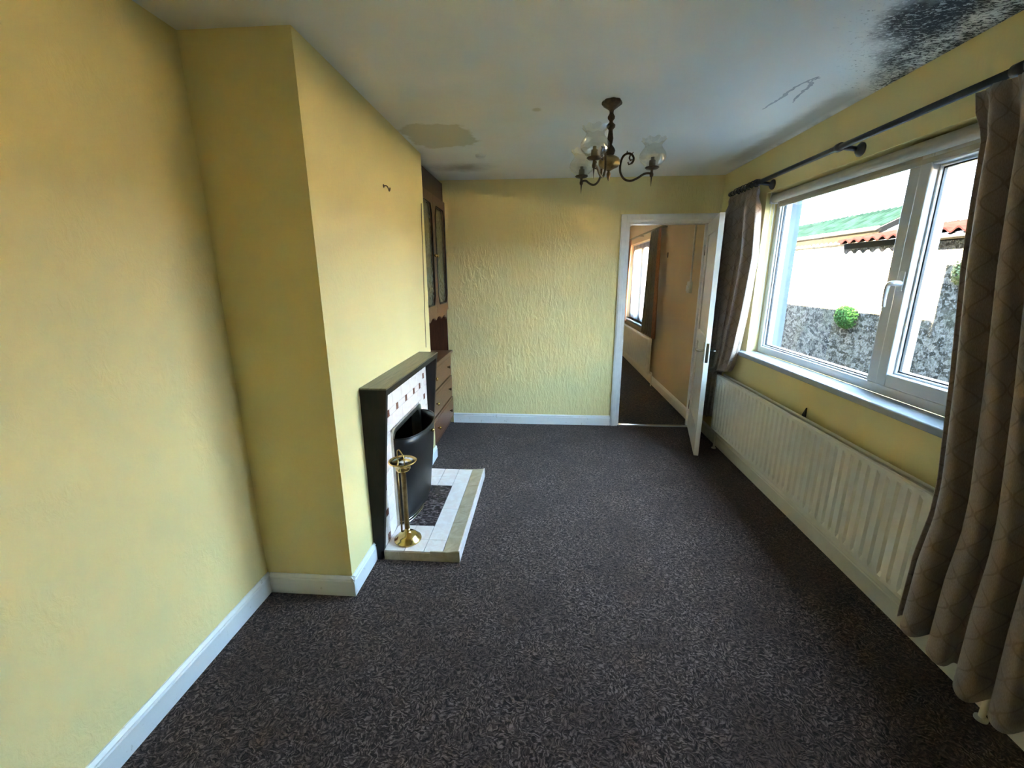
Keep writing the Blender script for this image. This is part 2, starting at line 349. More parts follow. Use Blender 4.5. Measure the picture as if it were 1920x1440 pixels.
# skirting boards
def skirt(name, p0, p1, nrm, h=.105, th=.016, label='white skirting board', mat='paint_skirting'):
    p0 = Vector((*p0, 0)); p1 = Vector((*p1, 0)); nv = Vector((*nrm, 0))
    prof = [(0, 0), (th, 0), (th, h*.76), (th*.72, h*.80), (th*.72, h*.86), (th*.9, h*.89), (th*.35, h), (0, h)]
    f = lambda P: (lambda a, b: P + nv*a + Vector((0, 0, b)))
    m = MB().prism(prof, f(p0), f(p1)); return struct(m, name, mat, label, 'baseboard')
skirt('baseboard_left', (XL, YN), (XL, Y1), (1, 0), label='scuffed white skirting board along the left wall')
skirt('baseboard_chimney_side', (XL+.016, Y1), (XB+.016, Y1), (0, -1), label='white skirting board on the near side of the chimney breast')
skirt('baseboard_chimney_front', (XB, Y1-.016), (XB, 2.0), (1, 0), label='white skirting board between chimney corner and fireplace')
skirt('baseboard_chimney_far', (XB, 3.065), (XB, Y2), (1, 0), label='short white skirting board beyond the fireplace')
skirt('baseboard_far', (-.94, YD), (D_X0-.075, YD), (0, -1), label='white skirting board below the end wall')
skirt('baseboard_right', (XR, YN), (XR, YD), (-1, 0), .115, label='cream skirting board below the radiator', mat='radiator_enamel')
skirt('baseboard_back', (XL, YN), (XR, YN), (0, 1), label='white skirting board behind the viewer')
skirt('baseboard_next_room', (XR2, YF0), (XR2, YF1), (-1, 0), .12, label='cream skirting board of the next room', mat='radiator_enamel')

# ------------------------------------------------------------------ doorway: frame, leaf, threshold
tr = empty('trim_1', (D_X0, YD, 0), 0, 'white door frame in the end wall', 'door frame', kind='structure')
def tp(mb, name, par, mat, **kw):                  # part in world numbers under an empty without rotation
    return mb.build(name, mat, par, shift=par.location, **kw)
AW = .073
tp(MB().box((D_X0-AW, YD-.02, 0), (D_X0, YD, D_Z+AW)).box((D_X0-AW+.01, YD-.026, 0), (D_X0-.025, YD-.02, D_Z+AW-.01)), 'architrave', tr, 'paint_white', bevel=.003)
tp(MB().box((D_X0, YD-.02, D_Z), (D_X1+.066, YD, D_Z+AW)).box((D_X0-.02, YD-.026, D_Z+.02), (D_X1+.06, YD-.02, D_Z+AW-.01)), 'architrave', tr, 'paint_white', bevel=.003)
tp(MB().box((D_X1, YD-.02, 0), (D_X1+.066, YD, D_Z)), 'architrave', tr, 'paint_white', bevel=.003)
tp(MB().box((D_X0-.001, YD, 0), (D_X0+.012, YF0, D_Z)), 'lining', tr, 'paint_white')
tp(MB().box((D_X1-.012, YD, 0), (D_X1+.001, YF0, D_Z)), 'lining', tr, 'paint_white')
tp(MB().box((D_X0, YD, D_Z-.012), (D_X1, YF0, D_Z)), 'lining', tr, 'paint_white')
tp(MB().box((D_X1-.03, YD+.05, 0), (D_X1-.012, YD+.075, D_Z-.012)).box((D_X0+.012, YD+.05, 0), (D_X0+.024, YD+.075, D_Z-.012)), 'stop', tr, 'paint_white')
struct(MB().prism([(YD-.015, 0), (YD-.005, .008), (YD+.03, .008), (YD+.04, 0)], lambda a, b: (D_X0+.012, a, b), lambda a, b: (D_X1-.012, a, b)), 'trim_2', 'chrome', 'metal carpet strip across the doorway', 'threshold')
HX, HY = 1.520, 4.272
ang = math.atan2(3.52-HY, 1.336-HX)
dr = empty('door_1', (HX, HY, 0), ang, 'white panelled door standing open against the curtain', 'door', kind='structure')
DW, DT, DH = .765, .038, 1.985
m = MB().box((0, -DT/2, .012), (.11, DT/2, DH)).box((DW-.11, -DT/2, .012), (DW, DT/2, DH)).box((.11, -DT/2, .012), (DW-.11, DT/2, .21)).box((.11, -DT/2, DH-.11), (DW-.11, DT/2, DH)).box((.11, -DT/2, .93), (DW-.11, DT/2, 1.03))
m.build('door_frame', 'paint_door', dr, bevel=.002)
for z0, z1 in ((.21, .93), (1.03, DH-.11)):
    pn = MB().box((.11, -.007, z0), (DW-.11, .007, z1)).box((.15, -.012, z0+.05), (DW-.15, .012, z1-.05)).build('door_panel', 'paint_door', dr, bevel=.004)
MB().box((DW-.0005, -.011, .83), (DW+.0015, .011, .99)).box((DW, -.006, .885), (DW+.004, .006, .915)).build('lock_plate', 'chrome', dr)
for sgn in (-1, 1):
    h = empty('handle'); h.parent = dr; tag(h, 'chrome lever handle')
    MB().box((DW-.085, sgn*DT/2, .83), (DW-.045, sgn*(DT/2+.005), .99)).build('back_plate', 'chrome', h, bevel=.002)
    yy = sgn*(DT/2)
    MB().tube(catmull([(DW-.065, yy, .92), (DW-.065, yy+sgn*.042, .92), (DW-.075, yy+sgn*.052, .92), (DW-.12, yy+sgn*.055, .918), (DW-.165, yy+sgn*.05, .915)], 4), .0085).build('lever', 'chrome', h)
for zz in (.25, 1.75): MB().tube([(-.004, -.02, zz-.045), (-.004, -.02, zz+.045)], .006).build('hinge', 'chrome', dr)

# ------------------------------------------------------------------ window
wn = empty('window_1', (XR+.08, (W_Y0+W_Y1)/2, W_Z0), 0, 'white plastic window with fixed pane and narrow opening sash', 'window', kind='structure')
FX0, FX1 = 1.70, 1.765
fr = MB()
def frame_ring(mb, x0, x1, y0, y1, z0, z1, wdt):
    mb.box((x0, y0, z0), (x1, y0+wdt, z1)); mb.box((x0, y1-wdt, z0), (x1, y1, z1)); mb.box((x0, y0+wdt, z0), (x1, y1-wdt, z0+wdt)); mb.box((x0, y0+wdt, z1-wdt), (x1, y1-wdt, z1)); return mb
WB = .94
f_ = tp(frame_ring(MB(), FX0, FX1, W_Y0, W_Y1, WB, W_Z1, .05), 'frame', wn, 'upvc', bevel=.005)
tp(MB().box((FX0, 2.225, WB+.05), (FX1, 2.305, W_Z1-.05)), 'mullion', wn, 'upvc', bevel=.005)
def glazing(y0, y1, z0, z1, bead=.022):            # sloped bead with a dark gasket and a pane
    g = frame_ring(MB(), FX0+.014, FX0+.04, y0, y1, z0, z1, bead*.45); tp(g, 'glazing_bead', wn, 'upvc', bevel=.003)
    tp(frame_ring(MB(), FX0+.026, FX0+.038, y0+.008, y1-.008, z0+.008, z1-.008, .008), 'gasket', wn, 'rubber')
    tp(MB().box((FX0+.030, y0+.010, z0+.010), (FX0+.034, y1-.010, z1-.010)), 'pane', wn, 'pane_glass')
    tp(MB().box((FX0+.050, y0, z0), (FX0+.052, y0+.0, z0)) if False else frame_ring(MB(), FX0+.041, FX1+.01, y0+.0, y1-.0, z0, z1, .012), 'outer_bead', wn, 'upvc')
glazing(2.305, W_Y1-.05, WB+.05, W_Z1-.05)
SY0, SY1, SZ0, SZ1 = W_Y0+.052, 2.222, WB+.053, W_Z1-.053
sash = tp(frame_ring(MB(), FX0-.018, FX1-.006, SY0, SY1, SZ0, SZ1, .062), 'sash', wn, 'upvc', bevel=.006)
glazing(SY0+.062, SY1-.062, SZ0+.062, SZ1-.062)
hd = tp(MB().tube(catmull([(FX0-.018, 2.185, 1.485), (FX0-.05, 2.190, 1.487), (FX0-.062, 2.205, 1.478), (FX0-.060, 2.214, 1.43), (FX0-.056, 2.216, 1.375)], 5), lambda s: .014-.006*s), 'handle', wn, 'upvc'); tag(hd, 'white cranked window handle')
tp(MB().box((FX0-.024, 2.172, 1.45), (FX0-.016, 2.200, 1.54)), 'handle_base', wn, 'upvc', bevel=.003)
tp(MB().prism([(1.565, .903), (1.565, .932), (1.570, .938), (FX0, .942), (FX0, .903)], lambda a, b: (a, W_Y0+.001, b), lambda a, b: (a, W_Y1-.001, b)).box((1.566, W_Y1-.002, .904), (XR, W_Y1+.09, .938)).box((1.566, W_Y0-.09, .904), (XR, W_Y0+.002, .938)), 'sill', wn, 'sill_gloss', bevel=.004)
tp(MB().box((FX1, W_Y0+.04, W_Z0-.05), (XO+.06, W_Y1-.04, W_Z0-.005)), 'outer_sill', wn, 'outer_paint')
rv = MB().box((FX1, W_Y1-.045, W_Z0-.005), (XO+.004, W_Y1-.002, W_Z1)).box((FX1, W_Y0+.002, W_Z0-.005), (XO+.004, W_Y0+.045, W_Z1)).box((FX1, W_Y0, W_Z1-.045), (XO+.004, W_Y1, W_Z1-.002))
tag(tp(rv, 'outer_reveal', wn, 'outer_paint'), 'pale blue painted outer reveal')
# roller blind
bl = empty('roller_blind', (1.665, 2.57, 2.07), 0, 'cream roller blind rolled up at the top of the window', 'blind')
BZ = 2.064
tp(MB().tube([(1.664, W_Y0+.03, BZ), (1.664, W_Y1-.03, BZ)], .030, 20), 'roll', bl, 'blind_cloth')
tp(MB().box((1.688, W_Y0+.04, 2.022), (1.6905, W_Y1-.06, BZ)), 'hanging_cloth', bl, 'blind_cloth')
tp(MB().box((1.680, W_Y0+.04, 2.000), (1.697, W_Y1-.06, 2.024)), 'bottom_bar', bl, 'blind_cloth', bevel=.004)
for yy in (W_Y0+.006, W_Y1-.024): tp(MB().box((1.640, yy, BZ-.036), (1.695, yy+.018, W_Z1)), 'bracket', bl, 'upvc', bevel=.004)
ch = [(1.672, W_Y1-.022, BZ-.02), (1.674, W_Y1-.022, 1.6), (1.676, W_Y1-.024, 1.2), (1.672, W_Y1-.026, 1.10), (1.655, W_Y1-.026, 1.065), (1.642, W_Y1-.024, 1.08), (1.640, W_Y1-.022, 1.2), (1.644, W_Y1-.02, 1.6), (1.650, W_Y1-.02, BZ-.02)]
tp(MB().tube(catmull(ch, 6), .0022, 6), 'bead_chain', bl, 'upvc')

# ------------------------------------------------------------------ curtain pole and curtains
PXX, PZ = 1.528, 2.170
po = empty('curtain_pole', (PXX, 2.57, PZ), 0, 'dark wooden curtain pole above the window', 'curtain pole')
tp(MB().tube([(PXX, 1.25, PZ), (PXX, 3.86, PZ)], .0145, 16), 'rod', po, 'pole_wood')
for yy, s in ((3.86, 1), (1.25, -1)):
    prof = [(.0145, 0), (.020, .004), (.020, .012), (.012, .018), (.016, .030), (.019, .045), (.014, .062), (.002, .070)]
    k = MB(); k.lathe(prof, (0, 0, 0), 16); k.v = [(PXX+a, yy+s*c, PZ+b) for a, b, c in k.v]; tp(k, 'finial', po, 'pole_wood')
for yy in (3.44, 2.57, 1.70):
    br = tp(MB().tube([(XR, yy-.03, PZ-.02), (PXX+.02, yy-.015, PZ-.006), (PXX, yy, PZ)], .012, 10), 'bracket', po, 'pole_wood')
    k = MB(); k.lathe([(.0001, 0), (.034, 0), (.034, .008), (.022, .02), (.012, .026), (.0001, .026)], (0, 0, 0), 18); k.v = [(XR-c, yy-.03+a, PZ-.02+b) for a, b, c in k.v]; tp(k, 'wall_cup', po, 'pole_wood')
    tp(MB().tube([(PXX, yy-.016, PZ), (PXX, yy+.016, PZ)], .021, 16), 'collar', po, 'pole_wood')
for k in range(7):
    for y0 in (3.46, 1.29):
        yy = y0+k*(.055 if y0 > 2 else .062)
        tp(MB().tube([(PXX+.024*math.cos(a), yy, PZ+.024*math.sin(a)) for a in [2*PI*i/20 for i in range(20)]], .0035, 6, True), 'ring', po, 'pole_wood')

def lerp_tab(tab, z):                              # tab: rows (z, a, b, ...) with falling z
    if z >= tab[0][0]: return tab[0][1:]
    for p0, p1 in zip(tab, tab[1:]):
        if z >= p1[0]:
            q = (p0[0]-z)/(p0[0]-p1[0]); return [a+(b-a)*q for a, b in zip(p0[1:], p1[1:])]
    return tab[-1][1:]
def drape(tab, z0, z1, folds, amp0, amp1, seed, cloth_w, nu=150, nv=56, head=.075, hem=None):
    """tab rows: z, y of one edge, y of the other edge, x of the middle"""
    rnd = random.Random(seed); ph = [rnd.uniform(-.35, .35) for _ in range(folds*2+3)]; am = [rnd.uniform(.65, 1.25) for _ in range(folds*2+3)]
    m = MB(); m.uv = []
    for j in range(nv+1):
        s = j/nv; z = z0+(z1-z0)*s; ya, yb, xc = lerp_tab(tab, z)
        for i in range(nu+1):
            u = i/nu; k = u*folds; ki = int(min(k, folds-1)); g = k-ki
            a_ = am[ki]*(1-g)+am[ki+1]*g; p_ = ph[ki]*(1-g)+ph[ki+1]*g
            hq = max(0, 1-(z0-z)/head) if z0 > z1 else 0
            amp = (amp0+(amp1-amp0)*s)*(1-.72*hq)
            th = 2*PI*k + p_*2.2*s
            fx = math.sin(th)+.28*math.sin(2*th+1.1*p_)+.09*math.sin(5*th)*(hq*3+.06)
            pinch = math.exp(-((z0-head-z)/.03)**2)
            x_ = xc + amp*a_*fx*(1-.45*pinch); y_ = ya+(yb-ya)*u + .45*amp*math.sin(2*th)*(1-hq)*(.3+.7*s)
            zz = z + (hem(u) if hem else 0)*s
            m.v.append((x_, y_, zz)); m.uv.append((u*cloth_w, zz))
    for j in range(nv):
        for i in range(nu):
            a = j*(nu+1)+i; m.f.append((a, a+1, a+nu+2, a+nu+1)); m.sm.append(True)
    return m
cl = empty('curtain', (1.53, 3.6, .25), 0, 'brown patterned curtain squeezed between open door and window', 'curtain', 'curtains on the dark pole')
tabL = [(2.15, 3.385, 3.84, 1.510), (2.07, 3.40, 3.83, 1.510), (1.95, 3.355, 3.83, 1.50), (1.66, 3.30, 3.84, 1.495), (1.40, 3.325, 3.88, 1.495), (1.20, 3.365, 3.92, 1.50), (.95, 3.45, 3.97, 1.515), (.80, 3.54, 4.0, 1.53), (.735, 3.62, 4.03, 1.54), (.705, 3.80, 4.06, 1.535), (.22, 3.83, 4.08, 1.525)]
tp(drape(tabL, 2.138, .275, 5, .044, .056, 3, 1.1), 'cloth', cl, 'curtain_cloth', solid=.003)
crt = empty('curtain', (1.46, 1.4, .2), 0, 'brown patterned curtain hanging in front of the radiator at the right', 'curtain', 'curtains on the dark pole')
tabR = [(2.15, 1.80, 1.29, 1.490), (2.07, 1.775, 1.29, 1.488), (1.98, 1.715, 1.27, 1.475), (1.75, 1.685, 1.22, 1.465), (1.55, 1.65, 1.18, 1.455), (1.19, 1.58, 1.10, 1.445), (.81, 1.52, 1.03, 1.440), (.68, 1.51, 1.01, 1.435), (.49, 1.53, .99, 1.435), (.20, 1.53, .96, 1.435)]
tp(drape(tabR, 2.138, .205, 5, .036, .052, 11, 1.35, hem=lambda u: .015*math.sin(9*u)), 'cloth', crt, 'curtain_cloth', solid=.003)

# ------------------------------------------------------------------ radiator
ra = empty('radiator', (1.56, 2.57, 0), 0, 'long cream panel radiator below the window', 'radiator')
RY0, RY1, RZ0, RZ1 = 1.475, 3.70, .205, .700
def rib_panel(y0, y1, z0, z1, xf, depth, pitch=.0562):
    """sheet with pressed vertical grooves between z0 and z1; front at xf, facing -x"""
    m = MB(); ys = [y0, y0+.012]; n = int((y1-y0-.03)/pitch); a0 = y0+(y1-y0-n*pitch)/2
    prof = []                                      # (y, groove 0..1)
    prof += [(y0, 0)]
    for k in range(n):
        b = a0+k*pitch; prof += [(b+pitch*.24, 0), (b+pitch*.40, 1), (b+pitch*.60, 1), (b+pitch*.76, 0)]
    prof += [(y1, 0)]
    zs = [(z0, .006, 0), (z0+.006, 0, 0), (z0+.022, 0, 0), (z0+.042, 0, 1), (z1-.042, 0, 1), (z1-.022, 0, 0), (z1-.006, 0, 0), (z1, .006, 0)]
    W = len(prof)
    for z, back, gm in zs:
        for y, g in prof: m.v.append((xf+back+depth*g*gm, y, z))
    for j in range(len(zs)-1):
        for i in range(W-1): m.f.append((j*W+i, j*W+i+1, (j+1)*W+i+1, (j+1)*W+i)); m.sm.append(False)
    m.box((xf+.0145, y0, z0+.004), (xf+.020, y1, z1-.004)); return m
tp(rib_panel(RY0, RY1, RZ0, RZ1, 1.506, .010), 'panel', ra, 'radiator_enamel')
tp(MB().box((1.560, RY0, RZ0), (1.572, RY1, RZ1)), 'panel', ra, 'radiator_enamel', bevel=.004)
tp(MB().tube([(1.518, RY0, RZ1-.006), (1.518, RY1, RZ1-.006)], .009, 10), 'top_rail', ra, 'radiator_enamel')
tp(MB().tube([(1.566, RY0, RZ1-.006), (1.566, RY1, RZ1-.006)], .009, 10), 'top_rail', ra, 'radiator_enamel')
m = MB(); k = RY0+.02
while k < RY1-.02: m.box((1.526, k, RZ0+.02), (1.559, k+.002, RZ1-.03)); k += .028
tp(m, 'convector_fins', ra, 'radiator_enamel')
for yy in (RY0+.2, RY1-.2): tp(MB().box((1.572, yy, .3), (XR, yy+.03, .62)), 'wall_bracket', ra, 'radiator_enamel')
for yy, s in ((RY0, -1), (RY1, 1)):
    ye = 1.285 if s < 0 else RY1+.035
    tp(MB().tube(catmull([(1.54, yy, RZ0+.03), (1.545, yy+s*.03, RZ0+.03), (1.56, ye-s*.01, RZ0+.028), (1.566, ye, RZ0+.015), (1.566, ye, .10), (1.566, ye, 0)], 6), .0095, 10), 'pipe', ra, 'radiator_enamel')
    tp(MB().lathe([(.017, 0), (.017, .05), (.022, .055), (.022, .085), (.012, .095)], (1.566, ye, RZ0-.01), 16), 'valve', ra, 'radiator_enamel')
    tp(MB().lathe([(.019, 0), (.019, .008), (.011, .012)], (1.566, ye, 0), 16), 'floor_collar', ra, 'radiator_enamel')
tag(MB().prism([(2.575, .66), (2.615, .66), (2.605, .70), (2.578, .748)], lambda a, b: (1.592, a, b), lambda a, b: (1.600, a, b)).build('plastic_shard', 'rubber'), 'small pointed black shard poking up behind the radiator', 'shard')

# ------------------------------------------------------------------ fireplace
FY0, FY1, FZ = 2.00, 3.062, .985
fp = empty('fireplace_surround', (XB, 2.53, 0), 0, 'dark wooden fireplace surround with pale tiled front', 'fireplace')
XT = -.862                                         # face of the tiles
def side(y0, y1):
    return MB().prism([(XB+.001, .0), (XB+.045, .0), (XB+.045, .05), (-.858, .055), (-.778, FZ-.04), (XB+.001, FZ-.04)], lambda a, b: (a, y0, b), lambda a, b: (a, y1, b))
tp(side(FY0, FY0+.028), 'side_panel', fp, 'wood_dark', bevel=.002)
tp(side(FY1-.028, FY1), 'side_panel', fp, 'wood_dark', bevel=.002)
tp(MB().prism([(XB+.001, FZ-.042), (-.778, FZ-.042), (-.7735, FZ-.009), (XB+.001, FZ-.009)], lambda a, b: (a, FY0-.0005, b), lambda a, b: (a, FY1+.0005, b)), 'mantel_fascia', fp, 'wood_dark')
ms = tp(MB().prism([(XB+.001, FZ-.009), (-.7735, FZ-.009), (-.772, FZ-.001), (-.774, FZ), (XB+.001, FZ)], lambda a, b: (a, FY0-.002, b), lambda a, b: (a, FY1+.002, b)), 'mantel_shelf', fp, 'wood_shelf_lit', bevel=.002)
tag(ms, 'brown mantel shelf top with the light on it painted in')
TY0, TY1 = FY0+.029, FY1-.029
# backing board behind the tiles, with the opening left free
bk = holed(XB+.001, XT-.008, TY0, TY1, .0, FZ-.043, OY0, OY1, -.0, OZ); tp(bk, 'backing', fp, 'grout')
tiles = {}
def tile(par, y0, y1, z0, z1, mat, x=XT, th=.009, gap=.0016):
    key = (round(y1-y0, 3), round(z1-z0, 3), mat, round(th, 4))
    if key not in tiles:
        w_, h_ = (y1-y0)/2-gap/2, (z1-z0)/2-gap/2; e = .0012
        mb = MB(); mb.add([(0, -w_, -h_), (0, w_, -h_), (0, w_, h_), (0, -w_, h_), (th-e, -w_, -h_), (th-e, w_, -h_), (th-e, w_, h_), (th-e, -w_, h_), (th, -w_+e, -h_+e), (th, w_-e, -h_+e), (th, w_-e, h_-e), (th, -w_+e, h_-e)],
            [(0,3,2,1),(0,1,5,4),(1,2,6,5),(2,3,7,6),(3,0,4,7),(4,5,9,8),(5,6,10,9),(6,7,11,10),(7,4,8,11),(8,9,10,11)])
        o = mb.build('tile', mat, par); tiles[key] = o.data
    else:
        o = bpy.data.objects.new('tile', tiles[key]); C.objects.link(o); o.parent = par
    o.location = Vector((x-th, (y0+y1)/2, (z0+z1)/2))-par.location; return o
I2 = .020                                          # half an inset
cols = [2.105, 2.960]                              # inset columns beside the opening
zs_in = [.080, .230, .380, .525, .670, .825]
ys_in = [2.232, 2.385, 2.555, 2.722, 2.860]
for cy in cols:
    for zc in zs_in: tag(tile(fp, cy-I2, cy+I2, zc-I2, zc+I2, 'tile_brown'), 'small brown square inset')
for cy in ys_in: tag(tile(fp, cy-I2, cy+I2, .775-I2, .775+I2, 'tile_brown'), 'small brown square inset')
for cy in cols:                                    # columns: tiles between the insets, side strips
    zz = [.0]+zs_in+[FZ-.043]
    for k in range(len(zz)-1):
        a = zz[k]+(I2 if k else 0); b = zz[k+1]-(I2 if k < len(zz)-2 else 0)
        if b-a > .012: tile(fp, cy-I2, cy+I2, a, b, 'tile_pale')
    for y0, y1 in ((TY0, cols[0]-I2) if cy < 2.5 else (cols[1]+I2, TY1), (cols[0]+I2, 2.205) if cy < 2.5 else (2.875, cols[1]-I2)):
        zc = [.0, .155, .305, .4525, .5975, .7475, FZ-.043]
        for a, b in zip(zc, zc[1:]): tile(fp, y0, y1, a, b, 'tile_pale')
yy = [2.205]+ys_in+[2.875]                         # rows above the opening
seq = sorted(ys_in)
prev = 2.125+.08
for cy in seq:
    if cy-I2-prev > .01: tile(fp, prev, cy-I2, .755, .795, 'tile_pale')
    prev = cy+I2
ytop = [2.205, 2.31, 2.47, 2.64, 2.79, 2.875]
for a, b in zip(ytop, ytop[1:]):
    tile(fp, a, b, .795, FZ-.043, 'tile_pale'); tile(fp, a, b, .672, .755, 'tile_pale')
tile(fp, 2.205, 2.242, .0, .335, 'tile_pale'); tile(fp, 2.205, 2.242, .335, .672, 'tile_pale')
tile(fp, 2.818, 2.875, .0, .335, 'tile_pale'); tile(fp, 2.818, 2.875, .335, .672, 'tile_pale')
# metal rim of the opening
def arch(o, r=.05):                                # inverted U with clipped round corners, offset o outwards
    y0, y1, zt = OY0-o, OY1+o, OZ+o; pts = [(y0, .06), (y0, zt-r)]
    pts += [(y0+r-r*math.cos(a), zt-r+r*math.sin(a)) for a in (.3, .6, .9, 1.2)] + [(y0+r, zt)]
    pts += [(2*2.53-a, b) for a, b in reversed(pts)]
    return pts
ai, ao = arch(-.018), arch(.016); m = MB(); n = len(ai)
for q, x_ in ((ao, XT), (ao, XT+.014), (ai, XT+.008), (ai, XT-.05)): m.v += [(x_, a, b) for a, b in q]
for b in range(3):
    for i in range(n-1): m.f.append((b*n+i, b*n+i+1, (b+1)*n+i+1, (b+1)*n+i)); m.sm.append(False)
tag(tp(m, 'fire_rim', fp, 'pewter'), 'dull metal rim around the fire opening')
m = MB().box((-1.25, OY0, .055), (-1.245, OY1, OZ)).box((-1.25, OY0, .055), (XT-.01, OY0+.004, OZ)).box((-1.25, OY1-.004, .055), (XT-.01, OY1, OZ)).box((-1.25, OY0, OZ-.004), (XT-.01, OY1, OZ)).box((-1.25, OY0, .0), (XT-.01, OY1, .055))
tag(tp(m, 'fire_box', fp, 'soot'), 'soot black fire recess')

# hearth
he = empty('hearth', (-.65, 2.52, 0), 0, 'raised tiled hearth slab with tan border and dark marbled middle', 'hearth')
HX0, HXI, HX1, HY0, HY1, HZ = -.858, -.530, -.436, 2.0, 3.035, .060
tp(MB().box((HX0, HY0+.008, .0), (HX1-.008, HY1-.008, HZ-.009)), 'core', he, 'grout')
def flat(x0, x1, y0, y1, mat, z0=HZ, z1=None, th=.009, gap=.0034):
    z1 = z0 if z1 is None else z1; g = gap/2
    vs = []
    for dz in (-th, 0): vs += [(x0+g, y0+g, z0+dz), (x1-g, y0+g, z1+dz), (x1-g, y1-g, z1+dz), (x0+g, y1-g, z0+dz)]
    return tp(MB().add(vs, [(0,3,2,1),(4,5,6,7),(0,1,5,4),(1,2,6,5),(2,3,7,6),(3,0,4,7)]), 'tile', he, mat)
DXI, DY0, DY1 = -.636, 2.250, 2.762
for y0, y1 in zip([HY0, 2.112, 2.45, 2.79], [2.112, 2.45, 2.79, HY1]): flat(DXI, HXI, y0, y1, 'tile_pale')
for x0, x1 in ((HX0, -.745), (-.745, DXI)):
    for y0, y1 in ((HY0, 2.112), (2.112, DY0), (DY1, 2.90), (2.90, HY1)): flat(x0, x1, y0, y1, 'tile_pale')
    for y0, y1 in zip([DY0, 2.42, 2.59], [2.42, 2.59, DY1]): flat(x0, x1, y0, y1, 'tile_marble_dark')
for y0, y1 in zip([HY0, 2.29, 2.47, 2.76], [2.29, 2.47, 2.76, HY1]): flat(HXI, HX1-.001, y0, y1, 'tile_tan', HZ, HZ+.012)
# sides of the slab
for x0, x1 in ((HX0, -.775), (-.775, -.60), (-.60, HX1)):
    k = HZ-.009+.012*max(0, (x1-HXI)/(HX1-HXI))
    tp(MB().box((x0+.001, HY0-.001, .002), (x1-.001, HY0+.007, k)), 'tile', he, 'tile_tan')
    tp(MB().box((x0+.001, HY1-.007, .002), (x1-.001, HY1+.001, k)), 'tile', he, 'tile_tan')
for y0, y1 in zip([HY0, 2.29, 2.47, 2.76], [2.29, 2.47, 2.76, HY1]): tp(MB().box((HX1-.008, y0+.0005, .002), (HX1, y1-.0005, HZ+.013)), 'tile', he, 'tile_pale')

# bowed fire screen
sc = empty('fire_screen', (-.78, 2.53, HZ), 0, 'bowed black metal fire screen with brass knob in front of the grate', 'fire screen')
def bow(s, z, grow=0):                             # s -1..1 around the bow
    q = (z-HZ)/(.62-HZ); dep = .085+.065*q+grow; hw = .285+grow; a = s*PI/2
    return (XT+.012+dep*math.cos(a)**.8 if math.cos(a) > 0 else XT+.012, 2.53+hw*math.sin(a), z)
m = MB(); nu, nv = 40, 10
for j in range(nv+1):
    for i in range(nu+1): m.v.append(bow(-1+2*i/nu, HZ+.012+(.615-HZ-.012)*j/nv))
for j in range(nv):
    for i in range(nu): a = j*(nu+1)+i; m.f.append((a, a+1, a+nu+2, a+nu+1)); m.sm.append(True)
tp(m, 'panel', sc, 'screen_black', solid=.003)
tp(MB().tube([bow(-1+2*i/nu, .615) for i in range(nu+1)], .0045, 8), 'top_edge', sc, 'screen_black')
tag(tp(MB().tube([bow(-1+2*i/nu, HZ+.008, .004) for i in range(0, 18)], .006, 8), 'bottom_rail', sc, 'chrome'), 'bright metal bottom rail')
tag(tp(MB().tube([bow(-1+2*i/nu, HZ+.026, .003) for i in range(0, 18)], .004, 8), 'bottom_rail', sc, 'chrome'), 'bright metal bottom rail')
b0 = bow(-.08, .585); tag(tp(MB().tube([b0, (b0[0]+.014, b0[1], b0[2])], .004, 8).ball((b0[0]+.020, b0[1], b0[2]), .0105), 'knob', sc, 'brass'), 'small brass knob')

# brass companion stand
cx, cy = -.755, 2.105
cs = empty('companion_stand', (cx, cy, HZ), 0, 'brass fireside companion stand with shallow silver bowl on the hearth', 'fireside stand')
cs.location.z = HZ+.0006
MB().lathe([(.074, 0), (.077, .005), (.076, .012), (.062, .020), (.058, .030), (.044, .042), (.024, .050), (.016, .060), (.015, .075)], n=36).build('base', 'brass', cs)
MB().lathe([(.0145, .06), (.0145, .42), (.016, .43)], n=24).build('column', 'brass_dull', cs)
MB().lathe([(.016, .425), (.034, .432), (.042, .445), (.040, .458), (.058, .472), (.074, .485), (.077, .490), (.072, .491), (.055, .480), (.0005, .470)], n=36).build('bowl', 'brass', cs)
MB().lathe([(.060, .4845), (.050, .479), (.025, .4745), (.0005, .473)], n=28, cap=False).build('bowl_lining', 'bowl_silver', cs)
MB().tube(catmull([(-.026, .004, .468), (-.028, .006, .535), (-.022, .006, .548), (-.012, .004, .545), (.012, -.012, .515), (.016, -.02, .475)], 6), .0032, 8).build('handle', 'brass', cs)
MB().tube([(-.037, .012, .43), (-.037, .012, .03)], .0055, 10).build('poker', 'brass_dull', cs)

# small fittings on the chimney breast
hk = empty('cup_hook', (XB, 2.565, 2.025), 0, 'small dark cup hook screwed into the chimney breast', 'hook')
MB().tube(catmull([(0, 0, 0), (.018, 0, 0), (.026, .004, -.012), (.026, .016, -.024), (.026, .028, -.018), (.026, .032, -.004)], 5), .0032, 8).build('hook', 'bronze_dark', hk)
MB().lathe([(.0005, 0), (.010, 0), (.008, .004), (.0005, .005)], n=14).build('collar', 'bronze_dark', hk).rotation_euler = (0, PI/2, 0)
tag(MB().tube(catmull([(XB+.003, 3.335, 2.05), (XB+.003, 3.318, 1.9), (XB+.003, 3.30, 1.6), (XB+.003, 3.275, 1.3), (XB+.003, 3.262, 1.1), (XB+.003, 3.255, FZ)], 6), .0028, 6).build('wall_cable', 'cable_brown'), 'thin brown cable running down the chimney breast to the mantel', 'cable')

